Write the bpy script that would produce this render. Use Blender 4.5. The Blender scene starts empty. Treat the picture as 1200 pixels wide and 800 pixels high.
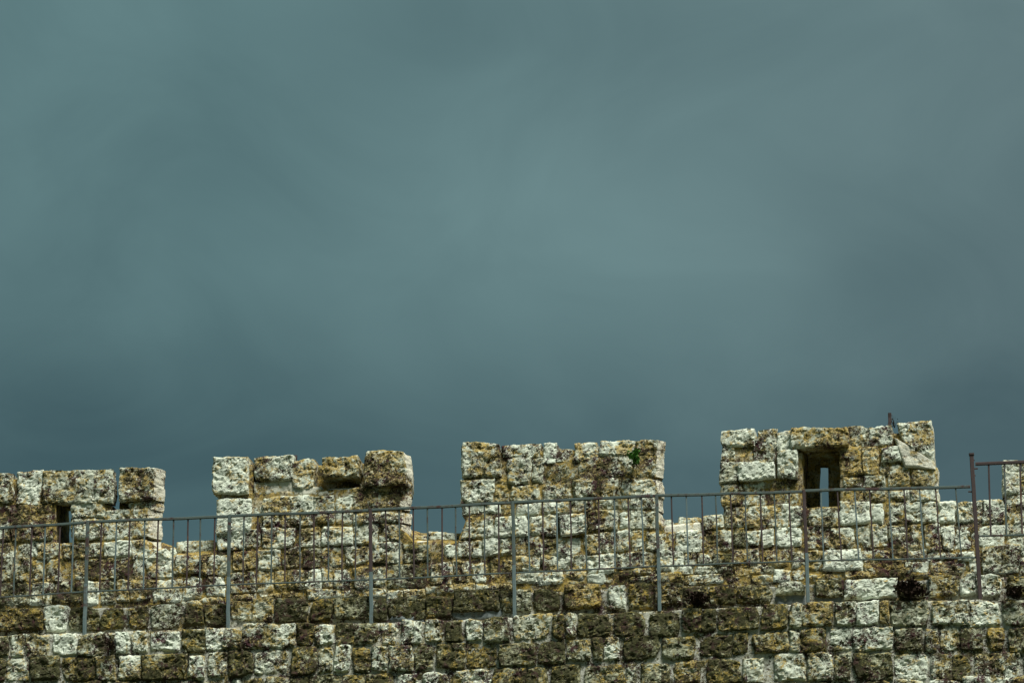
import bpy, math, random
import numpy as np
from mathutils import Vector, Matrix

random.seed(11)
scene = bpy.context.scene
COL = scene.collection

# ------------------------------------------------------------------ camera
F_PX = 4000.0                                   # focal length in photo pixels (1200 wide)
YAW, PITCH = math.radians(8.6), math.radians(18.0)
fwd = Vector((-math.sin(YAW)*math.cos(PITCH), math.cos(YAW)*math.cos(PITCH), math.sin(PITCH)))
rgt = Vector((math.cos(YAW), math.sin(YAW), 0))
upv = rgt.cross(fwd)
EYE = Vector((0, 0, 9.56)) - 34.0*(fwd - upv*(315/F_PX))    # foot of the railing stands 9.5 m up, 34 m away
cam_data = bpy.data.cameras.new('camera')
cam_data.sensor_width = 36
cam_data.lens = 36*F_PX/1200
cam_data.clip_start = 0.5
cam_data.clip_end = 3000
cam = bpy.data.objects.new('camera', cam_data)
COL.objects.link(cam)
cam.matrix_world = Matrix((
    (rgt.x, upv.x, -fwd.x, EYE.x), (rgt.y, upv.y, -fwd.y, EYE.y), (rgt.z, upv.z, -fwd.z, EYE.z), (0, 0, 0, 1)))
scene.camera = cam

# ------------------------------------------------------------------ light
EXPOSURE = 2.28
SUN_EL, SUN_AZ = math.radians(62), math.radians(42)     # azimuth: from the view side, swung to the right
world = bpy.data.worlds.new('World')
scene.world = world
world.use_nodes = True
W = world.node_tree
W.nodes.clear()


def nd(tree, kind, **kw):
    n = tree.nodes.new(kind)
    for k, v in kw.items():
        setattr(n, k, v)
    return n


def lk(tree, a, b):
    tree.links.new(a, b)


def math_n(tree, op, a, b=None, c=None, clamp=False):
    n = nd(tree, 'ShaderNodeMath', operation=op, use_clamp=clamp)
    for i, v in enumerate((a, b, c)):
        if v is None:
            continue
        if isinstance(v, (int, float)):
            n.inputs[i].default_value = v
        else:
            lk(tree, v, n.inputs[i])
    return n.outputs[0]


def mix_n(tree, fac, a, b, blend='MIX'):
    n = nd(tree, 'ShaderNodeMix', data_type='RGBA', blend_type=blend)
    for i, v in ((0, fac), (6, a), (7, b)):
        if isinstance(v, (int, float)):
            n.inputs[i].default_value = v
        elif isinstance(v, tuple):
            n.inputs[i].default_value = (*v, 1)
        else:
            lk(tree, v, n.inputs[i])
    return n.outputs[2]


def noise_n(tree, vec, scale, detail=4, rough=.6, dist=0.0):
    n = nd(tree, 'ShaderNodeTexNoise')
    n.inputs['Scale'].default_value = scale
    n.inputs['Detail'].default_value = detail
    n.inputs['Roughness'].default_value = rough
    n.inputs['Distortion'].default_value = dist
    lk(tree, vec, n.inputs['Vector'])
    return n.outputs['Fac']


def range_n(tree, v, a, b, c=0.0, d=1.0, smooth=False):
    n = nd(tree, 'ShaderNodeMapRange')
    n.interpolation_type = 'SMOOTHSTEP' if smooth else 'LINEAR'
    lk(tree, v, n.inputs[0])
    for i, x in zip((1, 2, 3, 4), (a, b, c, d)):
        n.inputs[i].default_value = x
    return n.outputs[0]


tc = nd(W, 'ShaderNodeTexCoord')
warp = nd(W, 'ShaderNodeTexNoise')
warp.inputs['Scale'].default_value = 9
warp.inputs['Detail'].default_value = 2
lk(W, tc.outputs['Generated'], warp.inputs['Vector'])
wsub = nd(W, 'ShaderNodeVectorMath', operation='SUBTRACT')
lk(W, warp.outputs['Color'], wsub.inputs[0])
wsub.inputs[1].default_value = (.5, .5, .5)
wmul = nd(W, 'ShaderNodeVectorMath', operation='MULTIPLY_ADD')
lk(W, wsub.outputs[0], wmul.inputs[0])
wmul.inputs[1].default_value = (.10, .10, .05)
lk(W, tc.outputs['Generated'], wmul.inputs[2])
sep = nd(W, 'ShaderNodeSeparateXYZ')
lk(W, wmul.outputs[0], sep.inputs[0])
az = math_n(W, 'ARCTAN2', sep.outputs['X'], sep.outputs['Y'])
el = math_n(W, 'ARCSINE', sep.outputs['Z'])
# cloud banks: bearing, height, half width, half height (degrees), brightness
BANKS = [(-8.0, 19.9, 4.6, 2.6, .26), (-4.6, 19.7, 1.2, .5, .07), (-9.2, 22.6, 3.4, .7, -.17), (-14.2, 21.2, 2.6, 1.0, -.15), (-17.0, 22.4, 2.2, 1.0, .02),
         (-16.5, 16.6, 4.4, 1.7, -.30), (-1.2, 19.4, 2.2, 1.1, -.20), (-4.8, 23.7, 3.4, .5, .10), (-.8, 16.8, 3.6, 1.4, -.08)]
mp = nd(W, 'ShaderNodeMapping')
mp.inputs['Location'].default_value = (2.32, .7, .35)
mp.inputs['Scale'].default_value = (1, 1, 1.35)
lk(W, tc.outputs['Generated'], mp.inputs['Vector'])
big = noise_n(W, mp.outputs[0], 6.5, 3, .5, .3)
fine = noise_n(W, mp.outputs[0], 15, 5, .55, .9)
tint = noise_n(W, mp.outputs[0], 2.3, 1, .4)
elev = range_n(W, sep.outputs['Z'], .255, .335, .08, .50, True)
cl = math_n(W, 'ADD', elev, math_n(W, 'ADD', math_n(W, 'MULTIPLY', math_n(W, 'SUBTRACT', big, .5), .62),
                                   math_n(W, 'MULTIPLY', math_n(W, 'SUBTRACT', fine, .5), .46)))
for ba, be, bw, bh, amp_ in BANKS:
    da = math_n(W, 'DIVIDE', math_n(W, 'SUBTRACT', az, math.radians(ba)), math.radians(bw))
    de = math_n(W, 'DIVIDE', math_n(W, 'SUBTRACT', el, math.radians(be)), math.radians(bh))
    r2 = math_n(W, 'ADD', math_n(W, 'MULTIPLY', da, da), math_n(W, 'MULTIPLY', de, de))
    cl = math_n(W, 'ADD', cl, math_n(W, 'MULTIPLY', math_n(W, 'EXPONENT', math_n(W, 'MULTIPLY', r2, -.7)), amp_))
cl = math_n(W, 'ADD', cl, .10, clamp=True)
SKY_S = 0.1
grey = range_n(W, az, math.radians(-14), math.radians(0))       # the cloud turns greyer away to the right
c_dark = mix_n(W, grey, (.042, .088, .096), (.044, .085, .094))
c_lite = mix_n(W, grey, (.138, .246, .249), (.150, .232, .236))
clouds = mix_n(W, cl, c_dark, c_lite)
gain = nd(W, 'ShaderNodeVectorMath', operation='SCALE')
lk(W, clouds, gain.inputs[0])
gain.inputs['Scale'].default_value = 1/SKY_S*2**-EXPOSURE
sky = nd(W, 'ShaderNodeTexSky', sky_type='NISHITA')
sky.sun_disc = False
sky.sun_elevation = SUN_EL
sky.sun_rotation = math.pi - SUN_AZ
cover = mix_n(W, .99, sky.outputs[0], gain.outputs[0])      # closed cloud deck over the clear sky
bg = nd(W, 'ShaderNodeBackground')
bg.inputs['Strength'].default_value = SKY_S
lk(W, cover, bg.inputs[0])
wo = nd(W, 'ShaderNodeOutputWorld')
lk(W, bg.outputs[0], wo.inputs[0])

sun_data = bpy.data.lights.new('sun', 'SUN')
sun_data.energy = 1.5
sun_data.angle = math.radians(24)
sun_data.color = (1.0, 1.0, .90)
sun = bpy.data.objects.new('sun', sun_data)
COL.objects.link(sun)
to_sun = Vector((math.sin(SUN_AZ)*math.cos(SUN_EL), -math.cos(SUN_AZ)*math.cos(SUN_EL), math.sin(SUN_EL)))
sun.rotation_euler = to_sun.to_track_quat('Z', 'Y').to_euler()
sun.location = (20, -30, 40)

scene.view_settings.view_transform = 'Standard'
scene.view_settings.look = 'None'
scene.view_settings.gamma = 1
scene.view_settings.use_curve_mapping = False
scene.view_settings.exposure = EXPOSURE

# ------------------------------------------------------------------ helpers
Y_LOW, Y_KERB, Y_PAR, Y_RAIL = 0.0, 0.10, 0.80, 0.035      # planes of the masonry faces, metres behind the foot of the wall
T_PAR = 0.55                                               # thickness of the parapet


def at(px, py, Y):
    """Where the wall plane at depth Y carries the point measured at (px, py): returns x, z."""
    d = fwd + rgt*((px-600)/F_PX) - upv*((py-400)/F_PX)
    t = (Y-EYE.y)/d.y
    p = EYE+d*t
    return p.x, p.z


def tag(o, label=None, cat=None, group=None, kind=None):
    for k, v in (('label', label), ('category', cat), ('group', group), ('kind', kind)):
        if v:
            o[k] = v
    return o


def empty(name, loc):
    o = bpy.data.objects.new(name, None)
    o.empty_display_size = .3
    COL.objects.link(o)
    o.location = loc
    return o


def mesh_obj(name, verts, faces, mats, parent=None, loc=(0, 0, 0), smooth=True, matidx=None):
    me = bpy.data.meshes.new(name)
    me.from_pydata(verts, [], faces)
    for m in (mats if isinstance(mats, (list, tuple)) else [mats]):
        me.materials.append(m)
    if matidx is not None:
        me.polygons.foreach_set('material_index', matidx)
    if smooth:
        me.polygons.foreach_set('use_smooth', [True]*len(me.polygons))
    o = bpy.data.objects.new(name, me)
    COL.objects.link(o)
    if parent:
        o.parent = parent
        pl = parent.location
        if parent.parent:
            pl = pl + parent.parent.location
        o.location = Vector(loc)-pl
    else:
        o.location = loc
    return o


_rs = np.random.RandomState(5)
_perm = _rs.permutation(512).astype(np.int64)
_grad = _rs.normal(size=(512, 3))
_grad /= np.linalg.norm(_grad, axis=1)[:, None]


def perlin(p):
    i = np.floor(p).astype(np.int64)
    f = p-i
    u = f*f*f*(f*(f*6-15)+10)
    out = 0
    for dx in (0, 1):
        wx = u[:, 0] if dx else 1-u[:, 0]
        for dy in (0, 1):
            wy = u[:, 1] if dy else 1-u[:, 1]
            for dz in (0, 1):
                wz = u[:, 2] if dz else 1-u[:, 2]
                h = _perm[(_perm[(_perm[(i[:, 0]+dx) & 511]+i[:, 1]+dy) & 511]+i[:, 2]+dz) & 511]
                g = _grad[h]
                out = out+wx*wy*wz*(g[:, 0]*(f[:, 0]-dx)+g[:, 1]*(f[:, 1]-dy)+g[:, 2]*(f[:, 2]-dz))
    return out*1.6


def fbm(p, octaves=3, gain=.5):
    a, s, out = 1.0, 1.0, 0
    for k in range(octaves):
        out = out+a*perlin(p*s+17.3*k)
        a *= gain
        s *= 2.03
    return out


# ------------------------------------------------------------------ materials
def new_mat(name):
    m = bpy.data.materials.new(name)
    m.use_nodes = True
    m.node_tree.nodes.clear()
    t = m.node_tree
    b = nd(t, 'ShaderNodeBsdfPrincipled')
    b.inputs['Roughness'].default_value = .93
    b.inputs['Specular IOR Level'].default_value = .15
    o = nd(t, 'ShaderNodeOutputMaterial')
    lk(t, b.outputs[0], o.inputs[0])
    return m, t, b


def piece_coords(t):
    """object coordinates shifted by a random amount for every stone"""
    tcn = nd(t, 'ShaderNodeTexCoord')
    oi = nd(t, 'ShaderNodeObjectInfo')
    comb = nd(t, 'ShaderNodeCombineXYZ')
    for i, s in enumerate((57, 91, 133)):
        lk(t, math_n(t, 'MULTIPLY', oi.outputs['Random'], s), comb.inputs[i])
    add = nd(t, 'ShaderNodeVectorMath', operation='ADD')
    lk(t, tcn.outputs['Object'], add.inputs[0])
    lk(t, comb.outputs[0], add.inputs[1])
    return add.outputs[0], oi


def bump_n(t, b, h, strength, dist):
    bp = nd(t, 'ShaderNodeBump')
    bp.inputs['Strength'].default_value = strength
    bp.inputs['Distance'].default_value = dist
    lk(t, h, bp.inputs['Height'])
    lk(t, bp.outputs[0], b.inputs['Normal'])


def lichen_layers(t, v, base, pale, dark, ochre, tan=(.34, .325, .20)):
    """weathering shared by stones and joints: v drives the fine grain of one piece, the broad stains run on across the wall"""
    geo = nd(t, 'ShaderNodeNewGeometry')
    wpos = geo.outputs['Position']
    wmid = noise_n(t, wpos, 8.5, 6, .68, .5)
    wbig = noise_n(t, wpos, 2.3, 4, .6, .6)
    woch = noise_n(t, wpos, 11, 6, .70, .8)
    vary = noise_n(t, v, 23, 5, .72)
    speck = noise_n(t, v, 31, 5, .74, .7)
    fine_ = noise_n(t, v, 90, 3, .7)
    # bare faces: chalk white against tan weathering rind
    k = math_n(t, 'ADD', math_n(t, 'MULTIPLY', vary, .5), math_n(t, 'MULTIPLY', wmid, .5))
    k = math_n(t, 'ADD', k, math_n(t, 'MULTIPLY', math_n(t, 'SUBTRACT', pale, .5), .24))
    k = range_n(t, k, .42, .57)
    base = mix_n(t, k, mix_n(t, vary, (.17, .185, .145), tan), base)
    # ochre lichen
    sn = nd(t, 'ShaderNodeSeparateXYZ')
    lk(t, geo.outputs['Normal'], sn.inputs[0])
    om = math_n(t, 'ADD', math_n(t, 'MULTIPLY', woch, .65), math_n(t, 'MULTIPLY', wbig, .35))
    om = math_n(t, 'ADD', om, math_n(t, 'MULTIPLY', ochre, .145))
    om = math_n(t, 'ADD', om, .008)
    om = math_n(t, 'ADD', om, math_n(t, 'MULTIPLY', math_n(t, 'MAXIMUM', sn.outputs[2], 0), .05))
    om = math_n(t, 'MULTIPLY', range_n(t, om, .560, .62), range_n(t, fine_, .30, .55, .35, 1))
    ocol = mix_n(t, range_n(t, speck, .35, .65), (.18, .105, .008), (.45, .295, .025))
    base = mix_n(t, math_n(t, 'MULTIPLY', om, .88), base, ocol)
    # olive moss in broad patches
    mm = math_n(t, 'ADD', math_n(t, 'MULTIPLY', wmid, .55), math_n(t, 'MULTIPLY', speck, .45))
    mm = math_n(t, 'ADD', mm, math_n(t, 'MULTIPLY', dark, .15))
    mm = math_n(t, 'ADD', mm, math_n(t, 'MULTIPLY', math_n(t, 'SUBTRACT', wbig, .5), .18))
    mm = range_n(t, mm, .575, .64)
    base = mix_n(t, math_n(t, 'MULTIPLY', mm, .85), base, mix_n(t, vary, (.050, .056, .018), (.15, .145, .05)))
    # black crust
    pits = noise_n(t, v, 64, 4, .72, .9)
    dm = math_n(t, 'ADD', math_n(t, 'MULTIPLY', pits, .46), math_n(t, 'MULTIPLY', speck, .28))
    dm = math_n(t, 'ADD', dm, math_n(t, 'MULTIPLY', wmid, .26))
    dm = math_n(t, 'ADD', dm, math_n(t, 'MULTIPLY', math_n(t, 'SUBTRACT', wbig, .5), .26))
    patch = noise_n(t, wpos, 5.2, 3, .55, 1.2)
    dm = math_n(t, 'ADD', dm, math_n(t, 'MULTIPLY', math_n(t, 'SUBTRACT', patch, .5), .26))
    dm = math_n(t, 'ADD', dm, math_n(t, 'MULTIPLY', dark, .098))
    dm = range_n(t, dm, .541, .577)
    base = mix_n(t, math_n(t, 'MULTIPLY', dm, .97), base, mix_n(t, range_n(t, math_n(t, 'ADD', woch, math_n(t, 'MULTIPLY', dark, .20)), .50, .68), (.040, .0115, .018), (.040, .040, .018)))
    return base, dm, speck, fine_


def stone_material():
    m, t, b = new_mat('lichen_limestone')
    v, oi = piece_coords(t)
    sepc = nd(t, 'ShaderNodeSeparateColor')
    lk(t, oi.outputs['Color'], sepc.inputs[0])
    chalk = mix_n(t, noise_n(t, v, 9, 4, .6), (.47, .52, .45), (.66, .69, .58))
    base, dm, speck, fine_ = lichen_layers(t, v, chalk, *sepc.outputs[:3])
    lk(t, base, b.inputs['Base Color'])
    h = math_n(t, 'ADD', math_n(t, 'MULTIPLY', speck, .8), math_n(t, 'MULTIPLY', fine_, .3))
    h = math_n(t, 'SUBTRACT', h, math_n(t, 'MULTIPLY', dm, .15))
    bump_n(t, b, h, .9, .016)
    return m


def mortar_material(name, c0, c1, pale, dark, ochre):
    m, t, b = new_mat(name)
    v, oi = piece_coords(t)
    vals = []
    for q in (pale, dark, ochre):
        n = nd(t, 'ShaderNodeValue')
        n.outputs[0].default_value = q
        vals.append(n.outputs[0])
    base, dm, speck, fine_ = lichen_layers(t, v, mix_n(t, noise_n(t, v, 7, 4, .6), c0, c1), *vals)
    lk(t, base, b.inputs['Base Color'])
    bump_n(t, b, speck, .8, .02)
    return m


def plain_material(name, c0, c1, c2, stain=.5, scale=9.0, bump=.6, dist=.012):
    m, t, b = new_mat(name)
    v, oi = piece_coords(t)
    n1 = noise_n(t, v, scale, 5, .65, .3)
    n2 = noise_n(t, v, scale*4.3, 4, .65)
    base = mix_n(t, range_n(t, n1, .35, .65), c0, c1)
    s = math_n(t, 'ADD', math_n(t, 'MULTIPLY', n1, .45), math_n(t, 'MULTIPLY', n2, .55))
    base = mix_n(t, math_n(t, 'MULTIPLY', range_n(t, s, .52, .64), stain), base, c2)
    lk(t, base, b.inputs['Base Color'])
    bump_n(t, b, n2, bump, dist)
    return m


M_STONE = stone_material()
M_CUT = mortar_material('clean_cut_limestone', (.52, .50, .41), (.62, .60, .50), .95, .12, .15)
M_MORT_HI = mortar_material('ochre_stained_mortar', (.40, .34, .22), (.52, .46, .34), .55, .55, .80)
M_MORT_LO = mortar_material('pale_grey_mortar', (.42, .42, .37), (.54, .54, .49), .68, .48, .15)
M_PLASTER = mortar_material('cream_plaster', (.54, .53, .44), (.66, .65, .55), 1.0, .0, .18)
M_CEMENT = plain_material('blue_grey_cement', (.13, .15, .155), (.20, .23, .235), (.07, .065, .05), .8, 8, .5)

TONES = {'n': (.66, .42, .46), 'w': (1.0, .10, .14), 'p': (.80, .34, .36), 'c': (1.0, .08, .42), 'o': (.60, .42, .95),
         'd': (.30, .80, .36), 'm': (.34, .70, .70), 'g': (.50, .50, .08)}


# ------------------------------------------------------------------ stones
def make_stone(parent, x0, x1, y0, y1, tone, Y, depth=.30, proud=None, mat=None, rough=1.0, grow=.8, quad=None,
               name='stone', cut=False, roundness=None, splay=0.0):
    r = random.random
    j = 1.8
    if quad is None:
        q = [(x0-grow, y1+grow), (x1+grow, y1+grow), (x1+grow, y0-grow), (x0-grow, y0-grow)]
        # courses climb gently to the right in the picture
        q = [(a+(r()-.5)*2*j, b_+(r()-.5)*2*j - (a-(x0+x1)/2)*.036) for a, b_ in q]
    else:
        q = quad
    P = np.array([at(a, b_, Y) for a, b_ in q])
    c = P.mean(axis=0)
    w = np.linalg.norm(P[1]-P[0])
    h = np.linalg.norm(P[3]-P[0])
    nx = int(min(44, max(7, w/.0135)))
    ny = int(min(36, max(6, h/.0135)))
    us = np.linspace(-1, 1, nx+1)
    vs = np.linspace(-1, 1, ny+1)
    U, V = np.meshgrid(us, vs)
    U, V = U.ravel(), V.ravel()
    k = (.05+.20*r()*r()) if roundness is None else roundness
    if x1-x0 > 50 and mat is None:
        k = .04                                        # long blocks stay square
    Us = U*np.sqrt(1-k*V*V/2)
    Vs = V*np.sqrt(1-k*U*U/2)
    if mat is None:                                    # knocked-off corners
        for cu, cv in ((-1, -1), (1, -1), (1, 1), (-1, 1)):
            if x1-x0 < 50 and r() < (.28 if Y < .5 else .22):
                am = (.06+.22*r()*r())*(.8 if Y < .5 else .6)
                rad = .12+.3*r()
                wgt = np.exp(-((U-cu)**2+(V-cv)**2)/rad)
                Us = Us-cu*wgt*am
                Vs = Vs-cv*wgt*am

    def bil(a, b_):
        a, b_ = (a+1)/2, (b_+1)/2
        return ((1-a)*(1-b_))[:, None]*P[0]+(a*(1-b_))[:, None]*P[1]+(a*b_)[:, None]*P[2]+((1-a)*b_)[:, None]*P[3]

    XZ = bil(Us, Vs)
    edge_m = np.minimum((1-np.abs(U))*w/2, (1-np.abs(V))*h/2)      # metres to the nearest border
    bev = .014+.020*r()
    e = np.clip(1-edge_m/bev, 0, 1)
    proud = (r()-.3)*(.034 if Y < .5 else .022) if proud is None else proud
    proud = max(proud, -.018)
    yy = Y-.014-proud+e*e*(.010+.020*r())
    front = np.column_stack([XZ[:, 0], yy, XZ[:, 1]])
    # border ring, counter-clockwise seen from the front
    W1 = nx+1
    ring = ([i for i in range(W1)] + [W1*(jj+1)-1 for jj in range(1, ny+1)] +
            [W1*(ny+1)-1-i for i in range(1, W1)] + [W1*jj for jj in range(ny-1, 0, -1)])
    n = len(ring)
    rings = []
    steps = [.045, .12, depth] if depth > .16 else [.03, depth]
    for s in steps:
        a = front[ring].copy()
        a[:, 1] = Y+s
        if splay:
            a[:, 0] += splay*{0: .45, 1: 1.0, 2: -.6}[len(rings)]*np.clip((U[ring]+1)/2, 0, 1)**6
        rings.append(a)
    pts = np.vstack([front]+rings)
    ofs = np.array([r()*60, r()*60, r()*60])
    q3 = pts+ofs
    amp = rough
    lat = np.column_stack([fbm(q3*7, 2), fbm(q3*7+31, 2), fbm(q3*7+67, 2)])*.011*amp
    lat += np.column_stack([perlin(q3*26), np.zeros(len(q3)), perlin(q3*26+9)])*.0075*amp
    pts2 = pts+lat
    nf = len(front)
    relief = fbm(q3[:nf]*6, 2, .5)*.009 + (.35-np.abs(fbm(q3[:nf]*11+41, 2)))*.012 - np.clip(fbm(q3[:nf]*20+5, 3, .6)-.15, 0, 1)*.026 + perlin(q3[:nf]*48)*.004
    pts2[:nf, 1] -= relief*amp
    faces, mi = [], []
    for jj in range(ny):
        for i in range(nx):
            a = jj*W1+i
            faces.append((a, a+1, a+W1+1, a+W1))
            mi.append(0)
    prev = ring
    base = nf
    for s in range(len(steps)):
        cur = list(range(base, base+n))
        for i in range(n):
            i2 = (i+1) % n
            faces.append((prev[i], cur[i], cur[i2], prev[i2]))
            side_r = cut and nx <= i < nx+ny
            mi.append(1 if side_r else 0)
        prev = cur
        base += n
    faces.append(tuple(reversed(prev)))
    mi.append(0)
    loc = Vector((c[0], Y, c[1]))
    vv = pts2-np.array(loc)
    o = mesh_obj(name, vv.tolist(), faces, [mat or M_STONE, M_CUT], parent, loc, mat is not None, mi)
    tn = TONES[tone]
    if Y < .5 and mat is None:
        tn = (tn[0]-.10, min(1, tn[1]*.8+.22), tn[2])      # damp lower wall carries more moss
    if Y > .5 and mat is None and tone != 'w':
        tn = tuple(a_*.72+b_*.28 for a_, b_ in zip(tn, (.74, .40, .46)))
    jit = [max(0, min(1, q_+(r()-.5)*.22)) for q_ in tn]
    o.color = (*jit, 1)
    return o


def lay(parent, text, Y, **kw):
    """x0 x1 y0 y1 tone ; an exclamation mark after the tone: a full-depth stone with a clean cut right end"""
    for item in text.replace('\n', ' ').split(';'):
        f = item.split()
        if len(f) < 5:
            continue
        x0, x1, y0, y1 = (float(a) for a in f[:4])
        kk = dict(kw)
        rn = kk.pop('rnd', 0)
        if rn:
            kk['roundness'] = rn*random.uniform(.2, 1.7) if x1-x0 < 50 else .05
        if len(f) > 5:
            kk['proud'] = float(f[5])
        tone = f[4]
        if '!' in tone:
            kk['depth'] = T_PAR
            kk['cut'] = True
            kk['splay'] = float(tone[2:] or 2)*.0085
        if '-' in tone:
            kk['depth'] = .09
        if '=' in tone:
            kk['depth'] = T_PAR
        make_stone(parent, x0, x1, y0, y1, tone[0], Y, **kk)


def hexa(vl, fl, front, back, Yf, Yb):
    """block between a front quad and a back quad, both given bottom-left, bottom-right, top-right, top-left"""
    b0 = len(vl)
    for (a, b_) in front:
        x, z = at(a, b_, Yf)
        vl.append((x, Yf, z))
    for (a, b_) in back:
        x, z = at(a, b_, Yb)
        vl.append((x, Yb, z))
    for f in ((0, 1, 2, 3), (7, 6, 5, 4), (1, 5, 6, 2), (0, 3, 7, 4), (3, 2, 6, 7), (0, 4, 5, 1)):
        fl.append(tuple(b0+i for i in f))


def slab(vl, fl, x0, x1, y0, y1, Yf, Yb, dr=0.0):
    """upright block whose back keeps the same x, z as its front"""
    b0 = len(vl)
    q = [at(x0, y1-(x0-(x0+x1)/2)*.036, Yf), at(x1, y1-(x1-(x0+x1)/2)*.036, Yf),
         at(x1, y0-(x1-(x0+x1)/2)*.036, Yf), at(x0, y0-(x0-(x0+x1)/2)*.036, Yf)]
    for Yq in (Yf, Yb):
        for x, z in q:
            vl.append((x, Yq, z))
    for f in ((0, 1, 2, 3), (7, 6, 5, 4), (1, 5, 6, 2), (0, 3, 7, 4), (3, 2, 6, 7), (0, 4, 5, 1)):
        fl.append(tuple(b0+i for i in f))


def rough_core(name, vl, fl, mat, parent, cell=.05, amp=.012, loc=None):
    """masonry core: cut to small cells and roughened"""
    import bmesh
    bm = bmesh.new()
    vs = [bm.verts.new(v) for v in vl]
    for f in fl:
        bm.faces.new([vs[i] for i in f])
    for axis in (0, 2, 1):
        lo = min(v.co[axis] for v in bm.verts)
        hi = max(v.co[axis] for v in bm.verts)
        nrm = Vector((0, 0, 0))
        nrm[axis] = 1
        cs = cell if axis != 1 else cell*3
        s = lo+cs*.53
        while s < hi:
            co = Vector((0, 0, 0))
            co[axis] = s
            bmesh.ops.bisect_plane(bm, geom=bm.verts[:]+bm.edges[:]+bm.faces[:], dist=1e-5, plane_co=co, plane_no=nrm)
            s += cs
    bmesh.ops.recalc_face_normals(bm, faces=bm.faces[:])
    pts = np.array([v.co[:] for v in bm.verts])
    d = np.column_stack([fbm(pts*6+k*23, 3) for k in range(3)])*amp
    for v, a in zip(bm.verts, d):
        v.co += Vector(a)
    loc = Vector(loc) if loc is not None else Vector((0, 0, 0))
    for v in bm.verts:
        v.co -= loc
    me = bpy.data.meshes.new(name)
    bm.to_mesh(me)
    bm.free()
    me.materials.append(mat)
    me.polygons.foreach_set('use_smooth', [True]*len(me.polygons))
    o = bpy.data.objects.new(name, me)
    COL.objects.link(o)
    if parent:
        o.parent = parent
        o.location = loc-parent.location
    else:
        o.location = loc
    return o


# ------------------------------------------------------------------ ground, walkway
Z_LEDGE = 9.42
Z_WALK = at(600, 694, Y_KERB)[1]-.03
m_ground, tg, bgd = new_mat('low_bounce_ground')  # unseen ground, coloured dark so little light bounces up under the stones
tcg = nd(tg, 'ShaderNodeTexCoord')
ng1 = noise_n(tg, tcg.outputs['Object'], .35, 6, .6)
ng2 = noise_n(tg, tcg.outputs['Object'], 14, 4, .7)
lk(tg, mix_n(tg, ng2, mix_n(tg, ng1, (.035, .045, .018), (.07, .075, .035)), (.04, .055, .02)), bgd.inputs['Base Color'])
bump_n(tg, bgd, ng2, .5, .03)
S = 900
g = mesh_obj('ground', [(-S, -S, 0), (S, -S, 0), (S, S, 0), (-S, S, 0)], [(0, 1, 2, 3)], m_ground, None, (0, 0, 0), False)
g['kind'] = 'structure'

# ------------------------------------------------------------------ the rampart below the walkway
rampart = empty('rampart_wall', (0, 0.3, 0))
tag(rampart, 'mossy lower wall of squared limestone courses with pale mortar, under the railing', 'wall')
XL, XR = at(-150, 720, 0)[0], at(1350, 720, 0)[0]
vl, fl = [], []


def wbox(vl, fl, x0, x1, ya, yb, z0, z1):
    b0 = len(vl)
    for Yq in (ya, yb):
        for x, z in ((x0, z0), (x1, z0), (x1, z1), (x0, z1)):
            vl.append((x, Yq, z))
    for f in ((0, 1, 2, 3), (7, 6, 5, 4), (1, 5, 6, 2), (0, 3, 7, 4), (3, 2, 6, 7), (0, 4, 5, 1)):
        fl.append(tuple(b0+i for i in f))


def sloped_block(vl, fl, top, y_bot, Yf, Yb):
    """core with a stepped upper edge: top is a list of (px, py) along the face"""
    pts = [at(a, b_, Yf) for a, b_ in top]
    zb = y_bot
    b0 = len(vl)
    n = len(pts)
    for Yq in (Yf, Yb):
        for x, z in pts:
            vl.append((x, Yq, z))
        for x, z in pts:
            vl.append((x, Yq, zb))
    for i in range(n-1):
        a, b_, c, d = b0+i, b0+i+1, b0+n+i+1, b0+n+i
        fl.append((d, c, b_, a))
        fl.append((a+2*n, b_+2*n, c+2*n, d+2*n))
        fl.append((a, b_, b_+2*n, a+2*n))
    fl.append((b0, b0+2*n, b0+3*n, b0+n))
    fl.append((b0+n-1, b0+2*n-1, b0+4*n-1, b0+3*n-1))


LEDGE = [(-400, 760), (100, 742), (300, 734), (500, 728), (700, 719), (900, 710), (1050, 704), (1350, 701), (1600, 693)]
sloped_block(vl, fl, LEDGE, 7.4, Y_LOW+.012, 1.45)
rough_core('mortar', vl, fl, M_MORT_LO, rampart, .045, .012, (0, .3, 7.4))
vl, fl = [], []
wbox(vl, fl, XL-25, XR+25, Y_LOW+.03, 1.45, -.3, 7.38)
mesh_obj('wall_base', vl, fl, M_MORT_LO, rampart, (0, 0, 0), False)
vl, fl = [], []
KTOP = [(-400, 725), (60, 711), (260, 705), (480, 700), (640, 691), (760, 684), (900, 684), (1000, 680), (1120, 675), (1350, 670), (1600, 662)]
sloped_block(vl, fl, [(a, b_+3) for a, b_ in KTOP], 9.1, Y_KERB+.02, .5)
kerb = rough_core('kerb_course', vl, fl, M_MORT_LO, rampart, .05, .010, (0, .3, 9.1))
vl, fl = [], []
wbox(vl, fl, XL-25, XR+25, .4, 1.4, 9.0, Z_WALK)
wk = mesh_obj('walkway', vl, fl, M_CEMENT, None, (0, 0, 0), False)
wk['kind'] = 'structure'

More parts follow.
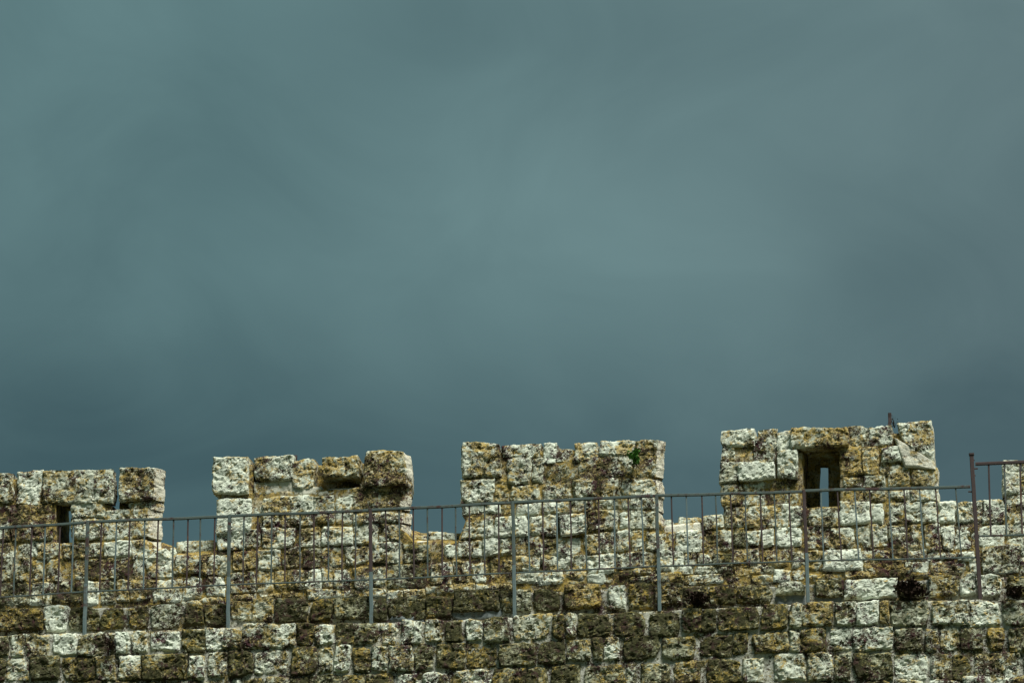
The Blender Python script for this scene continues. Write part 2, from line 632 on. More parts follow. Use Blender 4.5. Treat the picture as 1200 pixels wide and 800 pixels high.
KERB = """-8 49 713 738 m; 52 79 711 740 w; 81 117 711 738 d; 118 147 712 737 m; 149 174 710 737 m; 177 213 709 735 g; 216 237 707 733 m;
239 267 706 734 d; 270 295 703 727 o; 296 320 700 727 o; 322 360 701 728 d; 363 389 701 727 m; 392 434 700 727 d; 436 453 701 727 d;
455 498 700 725 d; 500 529 698 724 m; 532 586 692 715 d; 588 602 693 718 d; 604 624 690 716 g; 627 655 690 716 d; 662 705 685 714 o;
713 734 685 714 w; 736 768 683 712 m; 772 799 683 707 n; 801 830 687 712 d; 831 862 685 709 m; 863 906 685 707 m; 910 944 682 697 g .04;
955 988 680 701 g .03; 990 1050 678 700 w .04; 1052 1087 681 702 d -.02; 1089 1123 675 698 n .02; 1125 1145 672 698 w .05; 1150 1174 673 697 c .03;
1180 1212 675 698 d; 1215 1260 673 698 n; 1263 1300 672 698 m; 1303 1345 671 698 n; -60 -11 716 741 m; -105 -63 718 743 d; -145 -108 720 744 n"""
L1 = """-8 11 744 769 d; 12 28 744 768 n; 30 58 743 768 n; 61 90 741 767 w; 92 122 742 768 n; 124 134 742 768 d -.04; 136 151 740 765 w; 153 173 740 763 p;
176 212 739 763 w; 214 241 737 764 m; 242 260 736 763 w; 262 284 737 760 n; 286 347 731 759 p; 349 368 731 757 m; 369 390 731 756 w;
393 413 730 755 d; 415 443 730 754 d; 446 466 729 755 c; 471 494 727 754 w; 499 520 726 751 p; 522 541 725 751 d; 545 565 724 750 w;
567 596 724 752 g; 600 645 720 750 n; 648 661 719 748 m; 663 673 718 748 p; 676 717 719 747 d; 721 757 717 745 d; 762 797 717 745 d;
800 821 714 741 d; 823 839 713 740 d; 843 890 712 738 m; 893 924 709 738 m; 926 939 708 736 n; 941 976 705 734 o; 979 1002 706 733 p;
1004 1030 704 731 w; 1032 1042 705 731 o; 1044 1089 704 732 g; 1093 1135 704 732 p; 1137 1174 704 732 c; 1176 1212 704 734 g;
1215 1258 702 733 n; 1261 1300 701 732 p; 1303 1345 700 731 g; -50 -11 747 772 n; -90 -53 748 773 d; -145 -93 750 775 m"""
L2 = """-8 6 771 799 d; 8 34 770 798 p; 36 71 770 797 d; 74 112 769 797 m; 114 135 768 797 n; 138 164 767 795 w; 167 218 766 796 m; 221 241 768 795 c;
244 266 765 792 p; 268 296 763 791 d; 298 339 762 790 p; 342 371 759 789 m; 373 389 758 787 n; 391 412 755 786 w; 414 433 757 788 m;
436 454 757 785 p; 456 484 757 786 n; 486 508 757 784 d; 512 545 754 783 d; 546 581 753 781 m; 583 628 753 779 d; 632 661 753 777 d;
665 692 750 775 n; 695 706 748 773 d; 708 727 746 772 w; 731 772 746 773 d; 776 815 745 772 d; 818 858 742 769 d; 860 875 742 767 m;
882 925 741 766 m; 927 937 740 765 n; 939 969 737 764 m; 972 999 735 763 p; 1001 1045 735 762 p; 1047 1082 735 762 g; 1084 1099 736 762 n; 1101 1124 736 762 p;
1126 1152 735 762 g; 1158 1178 735 762 o; 1183 1210 735 764 d; 1213 1262 733 762 n; 1265 1296 732 761 m; 1299 1345 731 760 n;
-55 -11 773 801 m; -92 -58 774 802 n; -145 -95 776 804 d"""
L3 = """-8 30 801 829 m; 33 75 800 828 d; 78 120 799 827 m; 124 160 798 826 n; 163 200 798 826 d; 203 232 797 825 p; 236 259 796 823 n; 262 283 794 822 w;
286 310 794 821 m; 313 340 793 820 n; 343 362 792 820 d; 364 398 791 819 d; 400 427 790 818 m; 430 461 790 818 m; 465 491 788 816 w;
495 527 787 815 w; 530 574 783 812 p; 577 616 782 810 m; 618 641 781 810 d; 646 681 779 808 d; 685 732 778 806 m; 734 747 777 805 n;
751 783 775 803 m; 789 820 774 802 o; 828 869 771 800 m; 871 895 770 799 p; 909 945 766 797 p; 948 975 766 797 n; 978 997 766 796 g;
1000 1045 765 796 d; 1048 1086 765 796 w; 1093 1115 767 798 n; 1116 1138 766 797 m; 1142 1195 765 797 p; 1199 1240 764 796 n; 1243 1290 763 795 d; 1293 1345 762 794 n;
-50 -11 803 830 n; -95 -53 804 832 m; -145 -98 806 834 d"""
lay(kerb, KERB, Y_KERB, depth=.3, grow=.5, rnd=.2)
for rows in (L1, L2, L3):
    lay(rampart, rows, Y_LOW, depth=.3, grow=.55, rnd=.16)
# one more course under the lower edge of the picture
x = -140
while x < 1330:
    w_ = random.uniform(26, 56)
    yb = 833-(x+w_/2)*.034+2
    lay(rampart, '%f %f %f %f %s' % (x, x+w_-3, yb-2, yb+26, random.choice('nddmmpgw')), Y_LOW, depth=.3, grow=.55, rnd=.16)
    x += w_
# the courses run on past both edges of the picture


def run_on(parent, x0, x1, rows, Y, **kw):
    for xr, ya, yb in rows:
        x_ = x0
        while x_ < x1-8:
            w_ = min(random.uniform(28, 58), x1-x_)
            sh = -(x_+w_/2-xr)*.034
            lay(parent, '%f %f %f %f %s' % (x_, x_+w_-3, ya+sh, yb+sh, random.choice('nnppgmdo')), Y, **kw)
            x_ += w_


for xa, xb, xr, rk, rl in ((-320, -147, -120, (720, 744), ((750, 775), (776, 804), (806, 834))), (1348, 1560, 1320, (671, 698), ((700, 731), (731, 760), (762, 794)))):
    run_on(kerb, xa, xb, [(xr, *rk)], Y_KERB, depth=.3, grow=.5)
    run_on(rampart, xa, xb, [(xr, *q) for q in rl], Y_LOW, depth=.3, grow=.55, rnd=.16)
# cement smeared over the ledge at the foot of the posts
for a, b_, c, d in ((530, 589, 714, 723), (458, 497, 723, 730),
                    (907, 946, 697, 708), (955, 990, 700, 707)):
    make_stone(rampart, a, b_, c-3, d+3, 'g', Y_KERB+.02, .12, proud=.0, mat=M_CEMENT, rough=1.0, grow=.5, name='cement_patch', roundness=.6)

# ------------------------------------------------------------------ the parapet
Yp = Y_PAR
YB = Y_PAR+T_PAR
parapet = empty('parapet_wall', (0, Yp+.3, Z_WALK))
tag(parapet, 'crenellated rubble parapet with square merlons, spotted with black and ochre lichen', 'wall')
vl, fl = [], []
FR = [(-400, 657), (-330, 655), (-326, 648), (-96, 648), (-94, 663), (-38, 661), (-36, 636), (176, 636), (196, 656), (204, 652), (252, 649), (256, 622), (470, 620), (484, 634), (536, 635), (548, 606),
      (768, 604), (779, 624), (822, 623), (846, 618), (852, 596), (1090, 592), (1097, 594), (1180, 592), (1186, 570), (1428, 562), (1434, 584), (1600, 578)]
BK = [(-400, 648), (-330, 645), (-326, 648), (-96, 648), (-94, 656), (-38, 652), (-36, 636), (186, 636), (200, 644), (206, 640), (252, 632), (256, 622), (478, 620), (486, 625), (536, 625), (548, 606),
      (774, 604), (781, 613), (822, 611), (846, 606), (852, 596), (1090, 597), (1097, 608), (1180, 608), (1186, 570), (1428, 562), (1434, 584), (1600, 578)]
n = len(FR)
for a, b_ in FR:
    x, z = at(a, b_, Yp+.004)
    vl.append((x, Yp+.004, z))
for a, b_ in FR:
    x, z = at(a, b_, Yp+.02)
    vl.append((x, Yp+.004, Z_WALK-.2))
for (a, b_), (a0, b0_) in zip(BK, FR):
    x, z = at(a, b_, YB)
    x = at(a0, b0_, Yp)[0] if abs(a-a0) < 3 else at(a0, b0_, Yp)[0]
    vl.append((x, YB, z))
for (a, b_), (a0, b0_) in zip(BK, FR):
    x = at(a0, b0_, Yp)[0]
    vl.append((x, YB, Z_WALK-.2))
for i in range(n-1):
    fl.append((n+i, n+i+1, i+1, i))
    fl.append((2*n+i, 2*n+i+1, 3*n+i+1, 3*n+i))
    fl.append((i, i+1, 2*n+i+1, 2*n+i))
fl.append((0, 2*n, 3*n, n))
fl.append((n-1, 2*n-1, 4*n-1, 3*n-1))
rough_core('mortar', vl, fl, M_MORT_HI, parapet, .05, .014, (0, Yp+.3, Z_WALK))

BASE_ROWS = """
-8 15 656 681 d; 18 35 656 681 d; 37 52 656 680 n; 54 70 656 680 n; 87 101 655 679 n; 104 115 655 679 d; 117 135 655 679 n; 136 152 655 678 n; 154 170 654 677 p; 172 200 652 675 p;
-8 18 684 708 d; 20 35 683 708 d; 37 61 682 708 p; 63 98 682 706 d; 103 116 681 708 w; 119 135 680 706 d; 136 151 679 704 n; 152 175 677 702 n; 178 212 680 705 p;
206 235 651 672 n; 236 243 652 672 o; 244 268 650 672 p; 216 236 676 701 w; 243 262 676 697 w; 214 262 702 707 c;
256 270 646 668 d; 272 301 645 668 o; 303 330 644 667 p; 333 352 642 665 n; 354 376 642 664 d; 378 402 641 664 n; 404 433 640 662 n; 437 468 636 658 p; 473 505 637 646 d; 473 506 648 657 d;
520 532 637 652 w;
271 299 669 696 n; 301 321 668 692 o; 322 336 668 692 o; 337 360 667 688 n; 361 376 667 690 w; 377 389 667 688 n; 391 411 668 691 p; 414 433 665 690 n; 436 452 663 688 n; 453 498 660 688 d;
276 300 697 702 o; 303 330 694 699 o; 332 356 692 699 o; 360 376 691 700 p; 378 398 690 699 n; 400 422 692 699 n; 425 452 690 699 o; 455 471 692 700 p; 475 497 690 699 c;
506 530 660 683 p; 532 549 658 681 n; 500 530 685 695 c; 533 556 684 692 o; 553 572 659 682 w; 575 586 655 684 o; 588 602 656 684 g; 560 600 685 691 n;
536 552 632 653 p; 554 566 633 652 n; 568 583 632 650 p; 585 601 630 650 n; 603 616 628 650 n; 618 635 628 650 n; 638 653 631 650 d; 655 681 629 650 c; 686 702 625 650 n; 704 720 623 648 p; 722 738 622 645 n; 740 755 622 645 n; 757 770 624 644 p;
604 632 652 668 p; 636 652 652 667 n; 654 685 650 668 p; 688 720 650 671 w; 722 765 646 665 p; 768 786 645 670 p;
604 631 671 683 g; 633 660 670 683 c; 662 686 669 678 n; 690 710 672 683 w; 725 762 667 674 n; 738 765 676 682 d; 768 800 671 682 o; 662 720 679 684 o;
772 788 625 645 n; 793 822 621 645 w; 824 858 622 646 n; 773 787 647 662 w; 789 800 647 665 p; 802 815 648 662 n; 816 834 648 662 n; 836 858 648 664 d; 786 812 664 674 c; 815 858 663 673 g;
802 850 674 684 p; 853 880 674 683 o; 882 904 674 683 o; 908 928 668 681 w; 930 945 669 680 p; 948 986 672 680 o; 990 1060 669 676 o;
860 873 618 640 d; 875 890 622 639 w; 892 906 620 640 w; 910 940 617 641 w; 945 972 616 642 p; 974 1000 619 642 n; 1003 1020 616 642 n; 1022 1040 616 641 n; 1042 1061 616 642 n; 1063 1081 616 645 n; 1083 1102 616 645 p; 1104 1117 617 644 p; 1119 1143 616 644 w; 1146 1176 615 642 w; 1180 1206 614 628 p;
860 890 645 661 o; 892 925 644 661 o; 927 943 645 664 g; 946 963 645 666 o; 965 1009 644 668 w .03; 1011 1022 645 656 p; 1024 1042 645 656 p; 1044 1062 645 656 o; 1064 1086 647 656 n; 1088 1122 648 655 p; 1124 1141 647 656 w; 1150 1194 641 670 g .05; 1196 1212 652 672 n;
860 890 662 672 o; 893 906 663 672 d; 1012 1058 658 668 o; 1062 1088 659 670 w; 1090 1130 657 671 p; 1137 1146 655 670 w; 1181 1212 630 650 p; 1066 1122 672 675 o;
-36 -11 658 682 n; -70 -39 664 684 p; -110 -73 662 684 n; -145 -113 660 684 n; -50 -11 686 710 d; -95 -53 688 711 n; -145 -98 690 713 m;
1209 1250 612 640 n; 1253 1300 611 639 p; 1303 1345 610 638 n; 1209 1240 642 669 p; 1243 1285 641 668 n; 1288 1345 640 667 p
"""
lay(parapet, BASE_ROWS, Yp, depth=.25, grow=1.2)
# sill stones and plaster in the crenels
lay(parapet, '208 252 634 648 c; 199 207 641 652 c; 481 502 625 634 c; 504 533 624 634 w; 795 822 607 614 c; 776 788 611 618 w', Yp+.16, depth=.3, rough=.8)
lay(parapet, '824 848 604 620 n; 1098 1119 587 613 w; 1122 1139 587 613 n; 1141 1151 588 613 p; 1153 1177 587 612 w', Yp, depth=.45)
for a, b_, c, d in ((776, 822, 614, 624), (482, 506, 634, 650), (500, 520, 636, 660)):
    make_stone(parapet, a, b_, c, d, 'c', Yp+.03, .2, proud=0, mat=M_PLASTER, rough=.5, name='plaster_patch', roundness=.2)


def merlon(label, build, core_mat=M_MORT_HI, cx=0):
    vl, fl = [], []
    build(vl, fl)
    xm = sum(v[0] for v in vl)/len(vl)
    o = rough_core('merlon', vl, fl, core_mat, parapet, .05, .012, (xm, Yp+.3, Z_WALK+1.0))
    o['label'] = label
    return o


YC = Yp+.004
# leftmost merlon, with its narrow loophole and the notch in its top
def c1(vl, fl):
    slab(vl, fl, -34, 65.5, 562, 645, YC, YB-.02)
    slab(vl, fl, 85, 170, 604, 645, YC, YB-.02)
    slab(vl, fl, 87, 112, 566, 606, YC, YB-.03)
    slab(vl, fl, 60, 110, 560, 585, YC+.03, YB-.04)
    slab(vl, fl, 110, 131, 592, 606, YC, YB-.035)
    slab(vl, fl, 140, 172, 580, 607, YC+.18, YB-.03)
m1 = merlon('merlon at the left edge, split by a narrow notch and a loophole', c1)
lay(m1, """-34 -10 556 592 n=; -8 15 556 590 n=; 23 48 553 592 w=; 52 132.5 553 589 n- .03; 141 181 551 586 n!9 .04; -34 -10 594 634 p; -8 21 592 605 c -.03; 22 62 593 600 o; -8 12 607 634 n; 15 61 602 634 o;
84 122 588 606 p; 85.5 120 609 633 n; 123 173 597 630 p!14; 152 174 587 595 c!14 -.01; -34 -10 637 655 n; -8 18 637 656 n; 21 37 636 655 g; 38 44 635 652 w; 45 69 635 655 o; 73 84 637 655 n; 86 119 635 654 n; 122 153 634 653 w; 155 172 634 654 c!14; 174 196 643 655 c""", Yp, depth=.28, grow=1.1)


def c2(vl, fl):
    slab(vl, fl, 258, 296, 545, 628, YC, YB-.02)
    slab(vl, fl, 290, 470, 574, 628, YC, YB-.03)
    slab(vl, fl, 292, 468, 545, 576, YC+.17, YB-.035)
m2 = merlon('merlon with a loose boulder at its left corner and hollows under its top stones', c2)
lay(m2, """251 292 537 579 c= .04; 298 342 535 563 n= .02; 344 368 539 570 o=; 379 422 537 558 o= .06; 428 476 530 569 o!5 .05; 254 292 585 624 w= .03; 297 307 586 620 g -.04; 308 339 583 618 n; 341 366 583 616 n; 368 391 582 612 n; 393 413 581 612 n;
414 468 573 597 o!11; 415 468 600 613 p!11; 255 286 622 644 c; 288 305 620 641 g; 308 345 620 642 w; 352 374 619 640 n; 376 412 618 638 w; 416 442 614 636 n; 445 468 615 634 n!11""", Yp, depth=.28, grow=1.1)
for a, b_, c, d in ((298, 345, 564, 581), (344, 376, 571, 581), (374, 424, 572, 581), (424, 440, 566, 574)):
    make_stone(m2, a, b_, c, d, 'c', Yp+.02, .2, proud=0, mat=M_PLASTER, rough=.7, name='plaster_patch', roundness=.2)


def c3(vl, fl):
    slab(vl, fl, 546, 764, 528, 612, YC, YB-.02)
m3 = merlon('middle merlon with an eroded white top and a green tuft near its right corner', c3)
lay(m3, """541 588 519 559 p= .03; 590 631 521 536 n=; 596 622 538 566 n .02; 625 636 538 565 g; 637 650 519 542 w=; 651 673 525 539 p= -.02; 674 700 521 539 c=; 639 679 541 566 d -.03; 681 702 536 562 o;
702 744 518 533 w=; 745 769 517 532 p!8; 704 744 535 559 n; 746 768 534 559 o!8; 541 578 562 589 p= .02; 580 597 562 588 o; 599 633 568 588 n; 637 668 568 586 n; 670 699 563 584 n .02; 703 727 562 582 n; 729 768 562 581 p!8;
541 585 591 603 w=; 587 603 590 603 o; 605 632 590 603 p; 637 666 588 601 p; 669 693 586 601 n; 697 725 585 597 n; 728 768 583 596 p!8; 546 579 605 617 n; 543 579 618 630 p; 582 618 606 629 w .03; 621 652 605 627 p; 657 687 605 626 w .05; 690 724 598 622 n; 726 736 600 620 w; 739 768 599 620 n!8""", Yp, depth=.28, grow=1.1)


# merlon with the splayed arrow slit
def c4(vl, fl):
    hexa(vl, fl, [(852, 606), (940, 604), (940, 530), (852, 533)], [(853, 610), (946, 608), (946, 534), (853, 537)], YC, YC+.2)
    hexa(vl, fl, [(853, 610), (928, 608), (928, 534), (853, 537)], [(855, 618), (932, 616), (932, 542), (855, 545)], YC+.19, YB-.1)
    slab(vl, fl, 984, 1091, 530, 606, YC, YC+.2)
    slab(vl, fl, 1000, 1090, 531, 606, YC+.19, YB-.1)
    slab(vl, fl, 852, 1091, 512, 529, YC+.2, YB-.02)
    slab(vl, fl, 852, 928, 512, 535, YC, YC+.25)
    slab(vl, fl, 994, 1091, 508, 535, YC, YC+.25)
    slab(vl, fl, 930, 995, 594, 608, YC, YB-.03)
    Yk = YB-.12
    hexa(vl, fl, [(853, 622), (961, 620), (961, 530), (853, 530)], [(853, 626), (961, 624), (961, 530), (853, 530)], Yk, YB+.05)
    hexa(vl, fl, [(971, 622), (1089, 620), (1089, 530), (971, 530)], [(971, 626), (1089, 624), (1089, 530), (971, 530)], Yk, YB+.05)
    hexa(vl, fl, [(955, 544), (976, 544), (976, 520), (955, 520)], [(955, 548), (976, 548), (976, 524), (955, 524)], Yk+.01, YB+.04)
m4 = merlon('tall merlon with a splayed arrow slit and a diagonal plaster scar', c4)
lay(m4, """847 885 504 522 p=; 888 909 504 528 n=; 911 927 506 528 w=; 846 860 524 540 n; 861 882 526 540 o -.03; 884 909 516 540 g; 845 865 542 566 g= .02; 868 909 542 562 w .05; 911 935 530 560 p .05;
929 993 503 525 o= .07; 995 1018 500 522 n=; 1019 1047 499 522 p=; 986 1010 524 556 o; 1011 1031 524 556 o; 1034 1057 525 540 w .03; 1032 1040 542 556 p; 988 1012 559 572 n; 1013 1037 557 571 n; 988 1012 574 588 o; 1013 1037 573 587 o; 1040 1066 546 571 n; 1067 1097 550 571 o!; 1040 1066 573 586 p; 1067 1097 573 586 p!;
846 870 567 592 o=; 871 895 567 592 n; 900 918 567 591 n -.02; 919 939 567 591 n -.02; 848 858 594 618 d; 860 890 594 618 n; 892 924 593 617 n; 926 942 593 617 p; 948 982 595 617 n; 985 1018 590 613 w .02; 1021 1035 589 612 w; 1042 1058 589 613 n; 1060 1080 588 612 n; 1082 1097 588 612 p""", Yp, depth=.28, grow=1.1)
make_stone(m4, 1050, 1094, 493, 540, 'p', Yp, T_PAR, proud=.03, quad=[(1060, 522), (1095, 543), (1093.5, 493), (1050, 496)], cut=True)
make_stone(m4, 1046, 1096, 515, 552, 'c', Yp, .25, proud=.032, mat=M_PLASTER, rough=.4, quad=[(1060, 548), (1097, 551), (1095, 542), (1047, 512)], name='plaster_patch', roundness=.05)


def c5(vl, fl):
    slab(vl, fl, 1183, 1424, 550, 612, YC, YB-.02)
m5 = merlon('whitish merlon cut off by the right edge of the picture', c5)
lay(m5, """1177 1195 541 580 w= .03; 1197 1212 541 580 n=; 1215 1250 540 578 p=; 1253 1300 539 577 n=; 1303 1345 538 576 n=; 1180 1206 582 612 p; 1209 1250 580 610 n; 1253 1300 579 609 p; 1303 1345 578 608 n""", Yp, depth=.28, grow=1.1)

run_on(parapet, 1348, 1560, [(1320, 610, 638), (1320, 640, 667)], Yp, depth=.25, grow=1.1)
run_on(m5, 1348, 1428, [(1320, 538, 576), (1320, 578, 608)], Yp, depth=T_PAR, grow=1.1)
run_on(parapet, 1431, 1560, [(1320, 581, 608)], Yp, depth=.45, grow=1.1)


def c0(vl, fl):
    slab(vl, fl, -322, -100, 572, 652, YC, YB-.02)
m0 = merlon('merlon beyond the left edge of the picture', c0)
run_on(m0, -326, -95, [(-120, 562, 600), (-120, 602, 630), (-120, 632, 658)], Yp, depth=T_PAR, grow=1.1)
run_on(parapet, -320, -147, [(-120, 660, 684), (-120, 690, 713)], Yp, depth=.25, grow=1.1)

# ------------------------------------------------------------------ railing
def metal(name, c0, c1, c2, rust):
    m, t, b = new_mat(name)
    v, oi = piece_coords(t)
    n1 = noise_n(t, v, 6, 5, .7, .5)
    n2 = noise_n(t, v, 40, 4, .7)
    base = mix_n(t, n2, c0, c1)
    base = mix_n(t, range_n(t, math_n(t, 'ADD', math_n(t, 'MULTIPLY', n1, .7), math_n(t, 'MULTIPLY', n2, .3)), rust, rust+.1), base, c2)
    lk(t, base, b.inputs['Base Color'])
    b.inputs['Roughness'].default_value = .7
    b.inputs['Specular IOR Level'].default_value = .3
    bump_n(t, b, n2, .3, .003)
    return m


M_IRON = metal('weathered_grey_green_paint', (.042, .060, .057), (.085, .116, .109), (.045, .022, .020), .50)
M_IRON_D = metal('rusty_dark_iron', (.030, .018, .020), (.055, .038, .036), (.085, .042, .026), .55)
M_IRON_B = metal('galvanised_steel', (.070, .100, .104), (.12, .165, .17), (.06, .05, .045), .54)


def bar(name, p0, p1, w, d, mat, parent, bevel=True, mid=6, wob=.0015):
    """square or flat bar between two points, width w across the wall, d towards the viewer, lightly bent"""
    p0, p1 = Vector(p0), Vector(p1)
    ax = (p1-p0).normalized()
    yv = Vector((0, 1, 0))
    sx = ax.cross(yv).normalized()
    prof = []
    cw = .25
    for a, b_ in ((-1, -1+cw), (-1+cw, -1), (1-cw, -1), (1, -1+cw), (1, 1-cw), (1-cw, 1), (-1+cw, 1), (-1, 1-cw)):
        prof.append((a*w/2, b_*d/2))
    vs, fs = [], []
    c = (p0+p1)/2
    for i in range(mid+1):
        p = p0.lerp(p1, i/mid)
        off = Vector((0, 0, 0)) if i in (0, mid) else sx*random.gauss(0, wob)+yv*random.gauss(0, wob)
        for a, b_ in prof:
            vs.append(tuple(p+off+sx*a+yv*b_-c))
    k = len(prof)
    for i in range(mid):
        for q in range(k):
            q2 = (q+1) % k
            fs.append((i*k+q, i*k+q2, (i+1)*k+q2, (i+1)*k+q))
    fs.append(tuple(range(k)))
    fs.append(tuple(reversed(range(mid*k, mid*k+k))))
    return mesh_obj(name, vs, fs, mat, parent, c, False)


def RP(px, py, Y=Y_RAIL):
    x, z = at(px, py, Y)
    return (x, Y, z)


rail = empty('iron_railing', RP(603, 720))
tag(rail, 'long low iron railing of thin bars on slim posts along the walkway edge', 'railing', 'walkway railings')
posts = [(-227, 629, -236, 758, 711), (-62, 622, -68, 749, 703), (103, 611, 99, 740, 693), (269, 604, 267, 733, 685), (434, 597, 435, 727, 679), (601, 588, 603, 719, 671), (769.5, 580, 773, 712, 663), (942, 575, 947, 702, 657), (1138, 570, 1146, 660, 653)]
for i in range(len(posts)-1):
    xa, ya, fa, fya, ba = posts[i]
    xb, yb, fb, fyb, bb = posts[i+1]
    if i == len(posts)-2:
        ra = bar('top_rail', RP(xa+1, ya+.0), RP(xb-1, yb), .026, .032, M_IRON, rail, wob=.002)
    else:
        bar('top_rail', RP(xa+2, ya+.4), RP(xb-2, yb+.8), .026, .032, M_IRON, rail, wob=.002)
    fr = lambda x0_, f0, y0_, yt, yq: x0_+(f0-x0_)*(yq-y0_)/(yt-y0_)
    la = fr(xa, fa, ya, fya, ba)
    lb = fr(xb, fb, yb, fyb, bb)
    bar('bottom_rail', RP(la+1, ba), RP(lb-1, bb), .014, .02, M_IRON, rail, wob=.002)
    for k in range(1, 10):
        f = k/10+random.gauss(0, .004)
        tx, ty = xa+(xb-xa)*f, ya+(yb-ya)*f+.8
        bx_, by = la+(lb-la)*f, ba+(bb-ba)*f-.5
        dark = (k % 2 == (0 if i % 2 else 1))
        wbar = .0145
        bar('baluster', RP(tx, ty), RP(bx_+random.gauss(0, .4), by), wbar, wbar, M_IRON_D if dark else random.choice([M_IRON, M_IRON_B]), rail, mid=5)
for i, (xa, ya, fa, fya, ba) in enumerate(posts[:-1]):
    dark = i in (4, 7)
    lx = xa+(fa-xa)*(ba-ya)/(fya-ya)
    bar('post', RP(xa, ya-1), RP(lx, ba+2), .032, .036, M_IRON if not dark else M_IRON_D, rail)
    leg = bar('post_foot', RP(lx, ba-9, Y_RAIL-.012), RP(fa, fya+4, Y_RAIL-.012), .035, .04, M_IRON_B, rail)

rail2 = empty('iron_railing', RP(1149, 703))
tag(rail2, 'short higher railing at the right edge, hung on a tall rusty square post', 'railing', 'walkway railings')
tall = bar('tall_post', RP(1138.5, 533), RP(1149, 706), .040, .045, M_IRON_D, rail2, mid=9)
bar('post_cap', RP(1138.4, 531.3), RP(1138.6, 533.2), .052, .06, M_IRON_D, tall, mid=1)
for q in (539, 549, 557, 576, 600, 630):
    s = 1 if q not in (576,) else -1
    bx0 = 1138.5+(q-533)*.0607
    bar('hinge_lug', RP(bx0+s*1.5, q), RP(bx0+s*(6.5 if q in (549, 576) else 3.2), q-.2), .012, .02, M_IRON_D, tall, mid=1)
bar('top_rail', RP(1143, 543.5), RP(1530, 529), .030, .035, M_IRON_D, rail2, mid=16)
for xq in (1342.5, 1527):
    bar('post', RP(xq, 543-(xq-1143)*.036), RP(xq+9, 700-(xq-1149)*.034), .034, .04, M_IRON_D, rail2)
bar('bottom_rail', RP(1145, 628), RP(1530, 615), .016, .022, M_IRON, rail2, mid=16)
for k in range(20):
    tx = 1158.5+k*18.4
    bar('baluster', RP(tx, 543-(tx-1143)*.036), RP(tx+2.6, 627.5-(tx-1145)*.0335), .018, .018, M_IRON_D if k % 2 == 0 else M_IRON, rail2, mid=5)

# iron stubs let into the wall heads
def stub(px, y0, y1, w, label):
    Yq = Yp+.12
    o = bar('iron_stub', RP(px+.3, y0, Yq), RP(px-.2, y1, Yq), w, w, M_IRON_D, None, mid=4, wob=.003)
    tag(o, label, 'iron stub', 'iron stubs on the merlons')
stub(1042.3, 484, 504, .034, 'rusty iron stub sticking up from the merlon with the arrow slit')
stub(346, 533.5, 546, .034, 'short rusty iron stub on the merlon with the loose boulder')

# ------------------------------------------------------------------ plants rooted in the joints
def leaf_mat(name, c0, c1):
    m, t, b = new_mat(name)
    v, oi = piece_coords(t)
    lk(t, mix_n(t, noise_n(t, v, 30, 3, .6), c0, c1), b.inputs['Base Color'])
    return m


M_GREEN = leaf_mat('fresh_leaf', (.035, .11, .015), (.07, .19, .03))
M_DARKLEAF = leaf_mat('dark_leaf', (.024, .009, .012), (.034, .026, .014))
M_TWIG = leaf_mat('dry_twig', (.03, .02, .018), (.08, .06, .04))


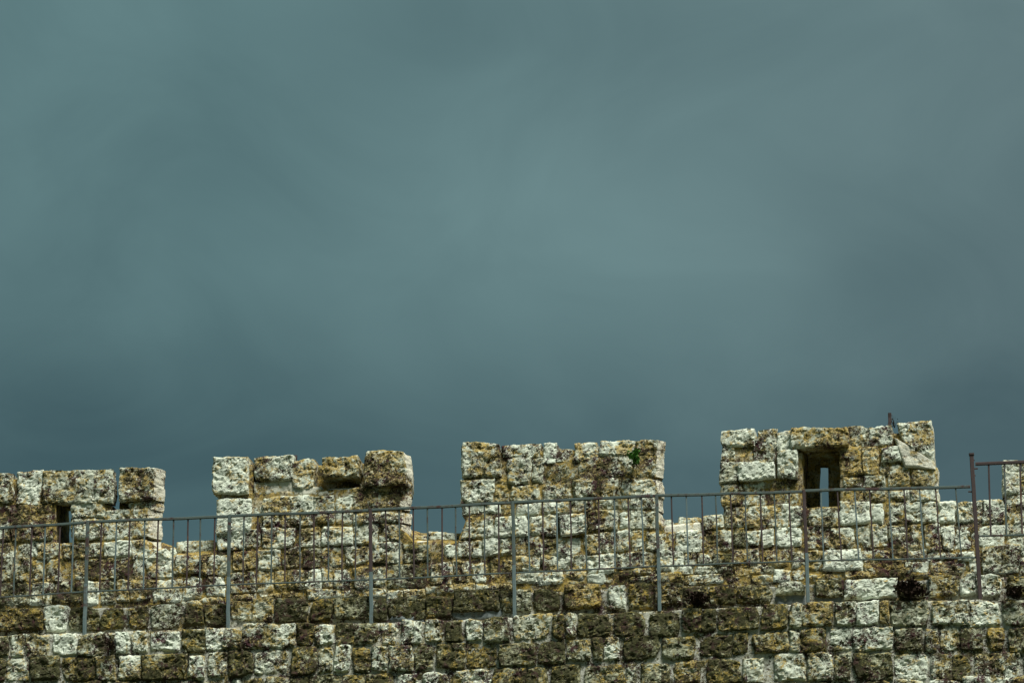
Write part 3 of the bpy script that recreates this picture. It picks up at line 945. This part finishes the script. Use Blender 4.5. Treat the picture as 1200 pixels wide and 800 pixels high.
def plant(px, py, Y, rw, rh, nleaf, size, mat, label, droop=.0, stems=14):
    x, z = at(px, py, Y)
    root = empty('wall_plant', (x, Y, z))
    tag(root, label, 'plant', 'plants growing from the wall')
    vs, fs, sv, sf = [], [], [], []
    R = random.random
    for s in range(stems):
        a = random.uniform(-1, 1)
        tip = Vector((a*rw*(.5+.5*R()), -.05-.16*R(), rh*(R()*1.1-.15)-droop*R()*rh))
        b0 = len(sv)
        for tt in (0, .5, 1):
            p = Vector((0, .03, -.02)).lerp(tip, tt)+Vector((0, 0, .25*rh*tt*(1-tt)))
            for o_ in (Vector((.003, 0, 0)), Vector((-.0015, .0026, 0)), Vector((-.0015, -.0026, 0))):
                sv.append(tuple(p+o_*(1.2-tt)))
        for q in range(2):
            for k in range(3):
                sf.append((b0+q*3+k, b0+q*3+(k+1) % 3, b0+q*3+3+(k+1) % 3, b0+q*3+3+k))
        for l in range(nleaf//stems):
            tt = random.uniform(.25, 1.05)
            c = Vector((0, .03, -.02)).lerp(tip, tt)+Vector((0, 0, .25*rh*tt*(1-tt)))+Vector([random.gauss(0, .012) for _ in range(3)])
            d = Vector((random.gauss(0, 1), random.gauss(-.4, 1), random.gauss(.2, 1))).normalized()
            e = d.cross(Vector((R(), R(), R()))).normalized()
            sz = size*random.uniform(.6, 1.3)
            f0 = len(vs)
            vs += [tuple(c), tuple(c+d*sz*.5+e*sz*.32), tuple(c+d*sz), tuple(c+d*sz*.5-e*sz*.32)]
            fs.append((f0, f0+1, f0+2, f0+3))
    mesh_obj('stems', sv, sf, M_TWIG, root, (x, Y, z), False)
    mesh_obj('leaves', vs, fs, mat, root, (x, Y, z), False)


plant(743.5, 541, Yp-.03, .075, .10, 300, .030, M_GREEN, 'small bright green tuft near the right corner of the middle merlon')
plant(1048, 498, Yp+.1, .06, .07, 30, .014, M_TWIG, 'dry wispy weed beside the tall iron stub', stems=10)
plant(1068, 691, Y_KERB-.04, .17, .10, 900, .040, M_DARKLEAF, 'dark bushy weed on the kerb course left of the clean white block', .8, 26)
plant(1190, 696, Y_KERB-.03, .12, .05, 420, .034, M_DARKLEAF, 'dark weed on the kerb course right of the tall post', .4, 18)
plant(316, 727, Y_KERB-.05, .05, .05, 130, .022, M_DARKLEAF, 'dark weed under the orange kerb stones left of centre', .9, 14)
plant(131, 754, Y_LOW-.01, .08, .08, 190, .024, M_DARKLEAF, 'dark leaf clump added for the shade of a hole in the course below the kerb at left', .6, 16)  # these leaves and the dark stone behind stand in for a hole's shade
plant(818, 704, Y_KERB-.03, .15, .06, 500, .034, M_DARKLEAF, 'dark trailing weed on the kerb course right of the middle merlon', .8, 20)
